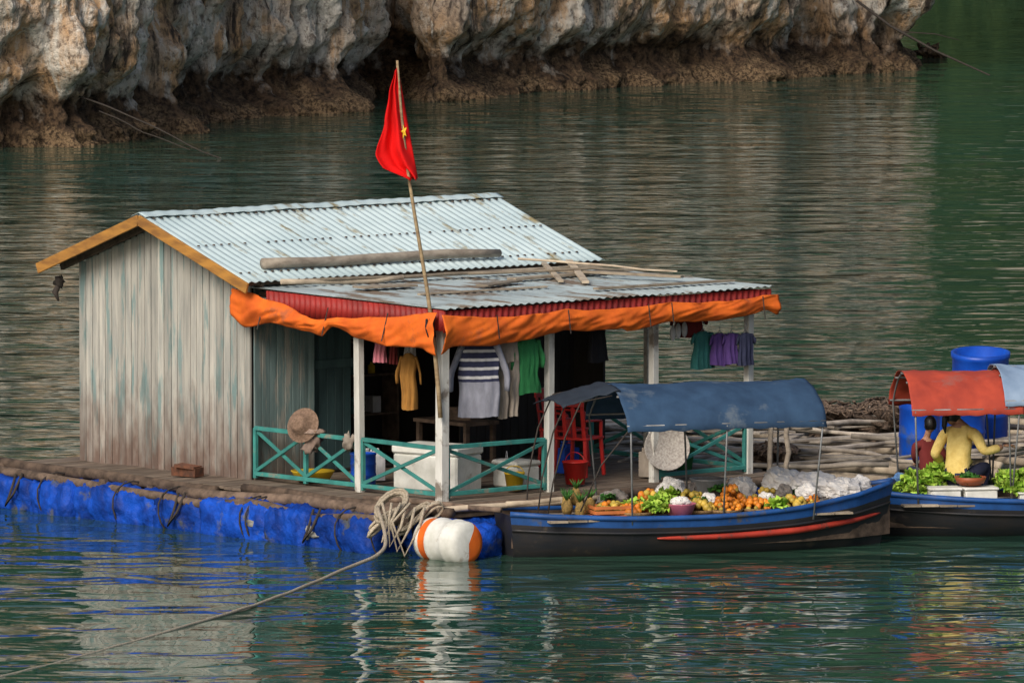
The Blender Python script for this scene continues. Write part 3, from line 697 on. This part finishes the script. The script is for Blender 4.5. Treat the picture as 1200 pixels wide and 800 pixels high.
def bag(mb,c,r,tone=.6):
    sd=rr(0,99)
    c=V(c); nu,nv=30,22; vs=[]
    for j in range(nv+1):
        th=math.pi*j/nv
        for i in range(nu):
            ph=2*math.pi*i/nu; d=V((math.sin(th)*math.cos(ph),math.sin(th)*math.sin(ph),math.cos(th)))
            k=.95+.25*noise.noise(d*1.5+V((sd,0,0)))-.28*abs(noise.noise(d*3+V((0,sd,0))))-.10*abs(noise.noise(d*8+V((0,0,sd))))
            vs.append(c+V((d.x*r[0]*k,d.y*r[1]*k,d.z*r[2]*k)))
    mb.add(vs,[(j*nu+i,(j+1)*nu+i,(j+1)*nu+(i+1)%nu,j*nu+(i+1)%nu) for j in range(nv) for i in range(nu)],tone,0,False)
mb=MB(); bag(mb,(-.38,-.52,.57),(.13,.11,.07)); mb.build('bag_in_basin',bagm,b1)
mb=MB()
for x,y,z in((-1.45,-.35,.50),(-1.3,-.2,.52),(-1.42,-.1,.62),(-1.55,-.18,.51),(-1.5,-.02,.52)):
    mb.ball((x,y,z),(.075,.075,.11),10,9,None,0,.35,6)
    for k in range(9):
        a=k*2.4; mb.tube([(x,y,z+.08),(x+.04*math.cos(a),y+.04*math.sin(a),z+.14),(x+.08*math.cos(a),y+.08*math.sin(a),z+.19)],[.012,.009,.002],4,rr(.2,.7),1)
mb.build('pineapples',[M('pineapple',(.38,.24,.07),(.16,.11,.03),(40,40,40),.8,.9),leafd],b1)
mb=MB()
for z in(.43,.48,.53):
    for s_ in(-1,1): mb.box((-1.12,-.36+s_*.14,z),(.42,.012,.035),tone=.5); mb.box((-1.12+s_*.21,-.36,z),(.012,.28,.035),tone=.5)
mb.build('fruit_crate',M('orange_plastic',(.65,.2,.06),None,(4,4,4),.5,.1),b1)
mb=MB(); heap(mb,-1.12,-.36,.45,.17,.11,.12,40,.035,0); mb.build('crate_fruit',[mangof,orangef],b1)
mb=MB()
for q,r_ in(((1.35,.14,.60),(.32,.24,.22)),((1.62,-.02,.58),(.26,.20,.18)),((1.05,.32,.64),(.26,.20,.22)),((-.2,.35,.6),(.2,.16,.16)),((.6,.36,.6),(.18,.15,.16)),((1.85,.05,.62),(.16,.11,.13)),((.05,-.2,.56),(.10,.09,.08)),((.7,-.2,.55),(.10,.08,.08)),((1.2,-.1,.58),(.16,.13,.12))): bag(mb,q,r_)
mb.build('plastic_bags',bagm,b1)
mb=MB()
for q,r_ in(((-.9,.25,.52),(.2,.16,.14)),((.45,.3,.52),(.18,.14,.14)),((.95,-.08,.58),(.11,.09,.12)),((.1,.4,.55),(.14,.12,.18)),((1.35,-.35,.48),(.14,.1,.08))): bag(mb,q,r_,rr(.1,.9))
mb.build('sacks',M('sack',(.18,.16,.15),(.07,.065,.06),(12,12,12),.9,.6),b1)
mb=MB(); mb.lathe([(0,0),(.16,0),(.19,.05),(.19,.22),(.21,.24),(.18,.24),(.17,.06),(0,.05)],(.25,.42,.48),28); mb.build('steel_pot',metal,b1)
mb=MB(); mb.log((-2.1,.25,.52),(-.9,.45,.55),.03,.03,.8); mb.log((-2.9,.2,.50),(-1.2,.35,.52),.035,.03,.9); mb.build('oars',plank,b1)

# boat 2
Wt2=[(0,.45),(.1,.7),(.3,.95),(.5,1),(.75,.95),(.9,.7),(.97,.35),(1,.06)]
A2=math.radians(188)
c2x,c2y=6.42,-4.80
b2,w2,zs2,X2=boat('sampan_boat',c2x,c2y,A2,5.6,1.45,.36,.50,.42,Wt2,redrange=(.05,.6))
def B2(x,y,z): return (-x,-y,z)
canopy(b2,.55,1.12,.66,1.52,1.86,paleb,'canopy',hoops=(0,1))
canopy(b2,-2.2,.56,.66,1.52,1.88,paleb,'canopy_rear',hoops=(0,.5,1))
canopy(b2,.92,2.16,.67,1.43,1.80,redt,'canopy_front',hoops=(0,1))
mb=MB()
for i in range(18): mb.box(B2(-2.15+i*.2,-.3,.36+rr(-.004,.004)),(.19,.75,.02))
mb.build('display_boards',plank,b2)
mb=MB()
for x,y,z,r_ in((-2.35,-.2,.47,.13),(-2.2,-.05,.5,.13),(-2.05,-.3,.48,.13),(-1.85,.0,.58,.16),(-1.7,.1,.66,.16),(-1.95,.1,.6,.15),(-2.0,-.1,.55,.14),(-1.82,-.12,.52,.14),(-1.7,-.1,.6,.14),(-1.05,-.35,.52,.15),(-.88,-.25,.60,.16),(-.95,-.5,.49,.14),(-.75,-.4,.55,.15),(-.6,-.3,.60,.16),(-.45,-.2,.64,.16),(-.3,-.3,.58,.15),(-.8,-.1,.60,.15),(-1.0,-.15,.6,.14),(-.55,-.5,.5,.13),(-.3,-.52,.5,.13),(-.1,-.5,.5,.13),(-.15,-.3,.6,.15)): lettuce(mb,B2(x,y,z),r_,0,22)
mb.build('lettuces',leafm,b2)
mb=MB()
for x,y,z in((-.6,-.5,.56),(-.4,-.45,.6),(-.2,-.45,.6),(-.5,.0,.70),(-.3,.1,.72),(0,-.4,.58),(-.1,-.1,.68),(-.35,-.1,.72)): mb.ball(B2(x,y,z),(.085,.085,.075),16,12,None,0,.35,2.5)
mb.build('cabbages',M('cabbage',(.55,.62,.38),(.38,.5,.22),(10,10,10),.5,.5),b2)
mb=MB(); fbox(mb,B2(-1.75,-.40,.375),(.34,.26,.17),0,0,.5); fbox(mb,B2(-1.36,-.42,.375),(.36,.26,.17),.05,0,.6); fbox(mb,B2(-.7,-.60,.375),(.5,.13,.12),0,0,.5)
mb.build('styrofoam_boxes',foam,b2,bevel=.015)
mb=MB(); mb.lathe([(0,0),(.12,0),(.17,.09),(.18,.09),(.15,.02),(0,.02)],B2(-1.45,-.38,.56),20); mb.build('herb_basin',M('brown_plastic',(.30,.08,.03),None,(3,3,3),.5,.1),b2)
mb=MB(); lettuce(mb,B2(-1.47,-.38,.62),.12,0,26); lettuce(mb,B2(-1.62,.05,.60),.14,0,18); mb.build('herbs',leafd,b2)
mb=MB(); bag(mb,B2(-.1,.25,.72),(.25,.2,.18)); bag(mb,B2(.2,-.1,.66),(.22,.18,.16)); mb.build('plastic_bags',bagm,b2)
mb=MB(); bag(mb,B2(-2.15,.22,.5),(.15,.12,.14)); mb.build('blue_sack',M('sack_blue',(.10,.22,.45),None,(8,8,8),.6,.5),b2)

# ---------------------------------------------------------------- people
def figure(name,J,E,mats,root,parent=None):
    names=list(J); idx={n:i for i,n in enumerate(names)}
    me=bpy.data.meshes.new(name+'_sk'); me.from_pydata([J[n][0] for n in names],[(idx[a],idx[b]) for a,b,_ in E],[]); 
    ob=bpy.data.objects.new(name+'_sk',me); sc.collection.objects.link(ob)
    ob.modifiers.new('k','SKIN')
    d=me.skin_vertices[0].data
    for n in names:
        r=J[n][1]; d[idx[n]].radius=r if isinstance(r,tuple) else (r,r); d[idx[n]].use_root=(n==root)
    s=ob.modifiers.new('s','SUBSURF'); s.levels=2; s.render_levels=2
    bpy.context.view_layer.update(); dg=bpy.context.evaluated_depsgraph_get()
    m2=bpy.data.meshes.new_from_object(ob.evaluated_get(dg)); m2.name=name
    bpy.data.objects.remove(ob)
    m2.materials.clear()
    for m in mats: m2.materials.append(m)
    segs=[(V(J[a][0]),V(J[b][0]),k) for a,b,k in E]
    for p in m2.polygons:
        c=p.center; best=1e9
        for a,b,k in segs:
            ab=b-a; t=max(0,min(1,(c-a).dot(ab)/ab.length_squared)); dd=(c-a-ab*t).length
            if dd<best: best=dd;mi=k
        p.material_index=mi; p.use_smooth=True
    at=m2.attributes.new('tone','FLOAT','FACE'); at.data.foreach_set('value',[.5]*len(m2.polygons))
    o=bpy.data.objects.new(name,m2); sc.collection.objects.link(o)
    if parent:o.parent=parent
    return o
def head(par,c,s,yaw,pitch,hair=True,tail=True):
    e=empty('head',c,0,par); e.rotation_euler=(pitch,0,yaw); e.scale=(s,s,s)
    mb=MB()
    mb.ball((0,0,0),(.073,.092,.112),20,16,.5,0); mb.ball((0,-.035,-.065),(.05,.045,.045),14,10,.5,0)
    mb.ball((0,-.095,-.015),(.011,.016,.02),8,6,.5,0)
    for x in(-1,1): mb.ball((x*.074,.005,-.005),(.01,.02,.03),8,6,.5,0)
    mb.build('face',skinm,e)
    mb=MB()
    for x in(-1,1): mb.ball((x*.03,-.085,.005),(.013,.008,.006),8,6,.5,0); mb.box((x*.03,-.088,.025),(.03,.006,.005),(0,0,0),.5)
    mb.build('eyes_brows',hairm,e)
    mb=MB(); mb.ball((0,-.088,-.055),(.022,.008,.007),8,6,.5,0); mb.build('mouth',M('lips',(.4,.1,.09),None,(5,5,5),.5,0),e)
    mb=MB()
    def cap(u,v):
        th=math.pi*.72*v; ph=2*math.pi*u; d=V((math.sin(th)*math.cos(ph),math.sin(th)*math.sin(ph),math.cos(th)))
        if d.y<-.25 and d.z<.45: d=V((d.x,-.25,max(d.z,.45))).normalized()
        k=1+.03*noise.noise(d*9)
        return V((d.x*.086*k,d.y*.103*k+.008,d.z*.122*k+.004))
    mb.grid(cap,24,14,.5,0,None,True)
    if tail:
        mb.ball((0,.105,.0),(.035,.035,.035),10,8,.5,0,.2); mb.tube([(0,.11,.0),(0,.13,-.05),(.01,.12,-.13),(.0,.10,-.2)],[.025,.032,.026,.006],9)
    mb.build('hair',hairm,e)
def hand(mb,w,d,up,s=1):
    w=V(w);d=V(d).normalized();up=V(up);sd=d.cross(up).normalized();up=sd.cross(d)
    mb.ball(w+d*.045*s,(.036*s,.036*s,.018*s),10,8,.5)
    for i,L in enumerate((.062,.072,.068,.052)):
        b=w+d*.07*s+sd*((i-1.5)*.019*s)
        mb.tube([b,b+d*L*.45*s-up*.008*s,b+d*L*.75*s-up*.024*s,b+d*L*.85*s-up*.042*s],[.0095*s,.009*s,.008*s,.006*s],6)
    b=w+d*.03*s-sd*.03*s; mb.tube([b,b-sd*.022*s+d*.02*s-up*.01*s,b-sd*.025*s+d*.045*s-up*.02*s],[.011*s,.010*s,.007*s],6)
def person(name,P,fd,s,top,bot,hands,headc,hyaw,hpitch,tail,lean=.08):
    e=empty(name); P=V(P); f=V((fd[0],fd[1],0)).normalized(); r=V((f.y,-f.x,0)); up=V((0,0,1))
    J={'pelvis':(P,(.15*s,.12*s)),'waist':(P+up*.16*s+f*.01,(.125*s,.10*s)),'chest':(P+up*.33*s+f*lean*.6,(.15*s,.11*s)),'neck0':(P+up*.46*s+f*lean,(.085*s,.07*s)),'neck':(P+up*.53*s+f*lean*1.1,.045*s),'hd':(V(headc)-up*.04*s,.05*s)}
    E=[('pelvis','waist',0),('waist','chest',0),('chest','neck0',0),('neck0','neck',1),('neck','hd',1)]
    hm=MB()
    for k,sg in(('R',1),('L',-1)):
        el,wr=hands[k]; sh=P+up*.43*s+f*lean+r*(sg*.17*s)
        el=V(el);wr=V(wr)
        J['sh'+k]=(sh,.065*s);J['el'+k]=(el,.052*s);J['cf'+k]=(el.lerp(wr,.72),.044*s);J['wr'+k]=(wr,.025*s)
        E+=[('neck0','sh'+k,0),('sh'+k,'el'+k,0),('el'+k,'cf'+k,0),('cf'+k,'wr'+k,1)]
        hand(hm,wr,wr-el,up,s)
        hip=P+r*(sg*.09*s)-up*.03*s; kn=P+f*.38*s+r*(sg*.15*s)+up*.10*s; an=P+f*.28*s+r*(sg*.12*s)-up*.27*s; toe=an+f*.14*s-up*.03*s
        J['hip'+k]=(hip,.095*s);J['kn'+k]=(kn,.062*s);J['an'+k]=(an,.042*s);J['toe'+k]=(toe,.03*s)
        E+=[('pelvis','hip'+k,2),('hip'+k,'kn'+k,2),('kn'+k,'an'+k,2),('an'+k,'toe'+k,1)]
    figure('body',J,E,[top,skinm,bot],'pelvis',e)
    hm.build('hands',skinm,e); head(e,headc,s,hyaw,hpitch,True,tail)
    return e
mb=MB(); mb.box((4.93,-5.08,.33),(.36,.3,.32),(0,0,.2)); mb.build('wooden_box',woodg,bevel=.006)
person('woman_vendor',(4.91,-5.10,.62),(.45,.85),1.1,yshirt,navyf,{'R':((5.20,-5.18,.90),(5.42,-5.05,.95)),'L':((4.66,-5.0,.86),(4.76,-4.76,.76))},(4.87,-4.97,1.30),math.radians(140),math.radians(8),True)
person('child',(4.62,-4.72,.58),(-.3,.95),.8,maroonf,navyf,{'R':((4.80,-4.68,.80),(4.84,-4.52,.72)),'L':((4.46,-4.68,.80),(4.49,-4.52,.72))},(4.63,-4.67,1.16),math.radians(200),.1,False)
mb=MB(); mb.box((4.62,-4.70,.33),(.3,.28,.3)); mb.build('wooden_box',woodb,bevel=.006)

# ---------------------------------------------------------------- raft, barrels, nets
raft=empty('bamboo_raft',(GX,GY,0),ANG)
mb=MB()
for i in range(16):
    a=-1.2+i*.52+rr(-.08,.08); mb.log((a,5.0+rr(-.2,.2),.22),(a+rr(-.3,.3),12.5+rr(-.6,.6),.24),.055,.05,None,0,.06)
for i in range(13):
    b_=5.2+i*.58+rr(-.1,.1); mb.log((-1.3,b_,.33),(6.8+rr(-.3,.3),b_+rr(-.4,.4),.34),.055,.05,None,0,.06)
mb.build('raft_logs',plank,raft)
mb=MB()
for i in range(80):
    a=rr(.3,6.2);b_=rr(5.2,10.5);L=rr(1.2,3.4); an=rr(-.5,.6)+ (math.pi/2 if R.random()<.7 else .3); z=.40+rr(0,.16)
    d=V((math.cos(an),math.sin(an),rr(-.03,.04)))*L/2; c=V((a,b_,z))
    if R.random()<.45: mb.log(c-d,c+d,rr(.015,.035),None,None,0,.03,7)
    else: mb.beam(c-d,c+d,rr(.08,.2),.025)
mb.build('loose_poles',M('weathered_poles',(.46,.40,.33),(.22,.185,.15),(5,5,5),.85,.5,tone=.6),raft)
mb=MB()
for i in range(10): mb.box((rr(0,6.2),rr(5.5,11),.1),(rr(.8,1.4),.6,.35),(0,0,rr(-.1,.1)))
mb.build('raft_floats',darkw,raft)
def netheap(x,y,rx,ry,h):
    mb=MB()
    mb.ball((0,0,.1),(rx,ry,h),60,36,.5,0,.9,3.2)
    for i in range(26):
        a=rr(0,6.28);pts=[]
        for k in range(8):
            t=k/7; aa=a+t*rr(.8,1.6); q=rr(.6,1.0); pts.append((rx*q*math.cos(aa)*.95,ry*q*math.sin(aa)*.95,.1+h*math.sqrt(max(0,1-q*q*.9))+.03))
        mb.tube(pts,.012,5,rr(.1,.9))
    mb.build('fishing_net_heap',netm,None,(x,y,.35))
netheap(4.6,2.6,.55,.6,.38); netheap(3.9,3.2,.5,.6,.26); netheap(3.0,-1.6,.35,.4,.2)
barrel('plastic_drum',(4.72,-.75,.34),.235,1.02,barm,(math.radians(7),0,0))
barrel('plastic_drum',(5.55,1.4,.38),.335,1.10,barm,(math.radians(7),0,0))
barrel('plastic_drum',(5.25,.4,.36),.30,.75,barm,(math.radians(3),0,0))
mb=MB()
for X in(2.9,3.1): mb.log((X,-2.9,.35),(X+.02,-2.9,1.05),.03,.03)
mb.log((2.7,-2.9,.95),(3.4,-2.8,.95),.025); mb.build('mooring_posts',woodg)

# ---------------------------------------------------------------- light, world, camera
w=bpy.data.worlds.new("World"); sc.world=w; w.use_nodes=True; nt=w.node_tree
sky=nt.nodes.new('ShaderNodeTexSky'); sky.sky_type='NISHITA'; sky.sun_disc=False
sv=V((-.38,-.74,.60)).normalized()
sky.sun_elevation=math.asin(sv.z); sky.sun_rotation=math.atan2(sv.x,sv.y); sky.air_density=1.0; sky.dust_density=4.0; sky.ozone_density=1
nt.links.new(sky.outputs[0],nt.nodes['Background'].inputs[0]); nt.nodes['Background'].inputs[1].default_value=.11
sd=bpy.data.lights.new('sun','SUN'); sd.energy=2.7; sd.angle=math.radians(28); sd.color=(1,.94,.85)
so=bpy.data.objects.new('sun',sd); sc.collection.objects.link(so); so.rotation_euler=(-sv).to_track_quat('-Z','Y').to_euler()
cd=bpy.data.cameras.new('camera'); cd.lens=270; cd.sensor_width=36; cd.clip_end=6000; cd.clip_start=1
co=bpy.data.objects.new('camera',cd); sc.collection.objects.link(co); co.location=(0,-89.38,9.0); co.rotation_euler=(math.radians(90-4.67),0,0)
sc.camera=co
sc.view_settings.view_transform='Standard'; sc.view_settings.look='None'; sc.view_settings.exposure=0
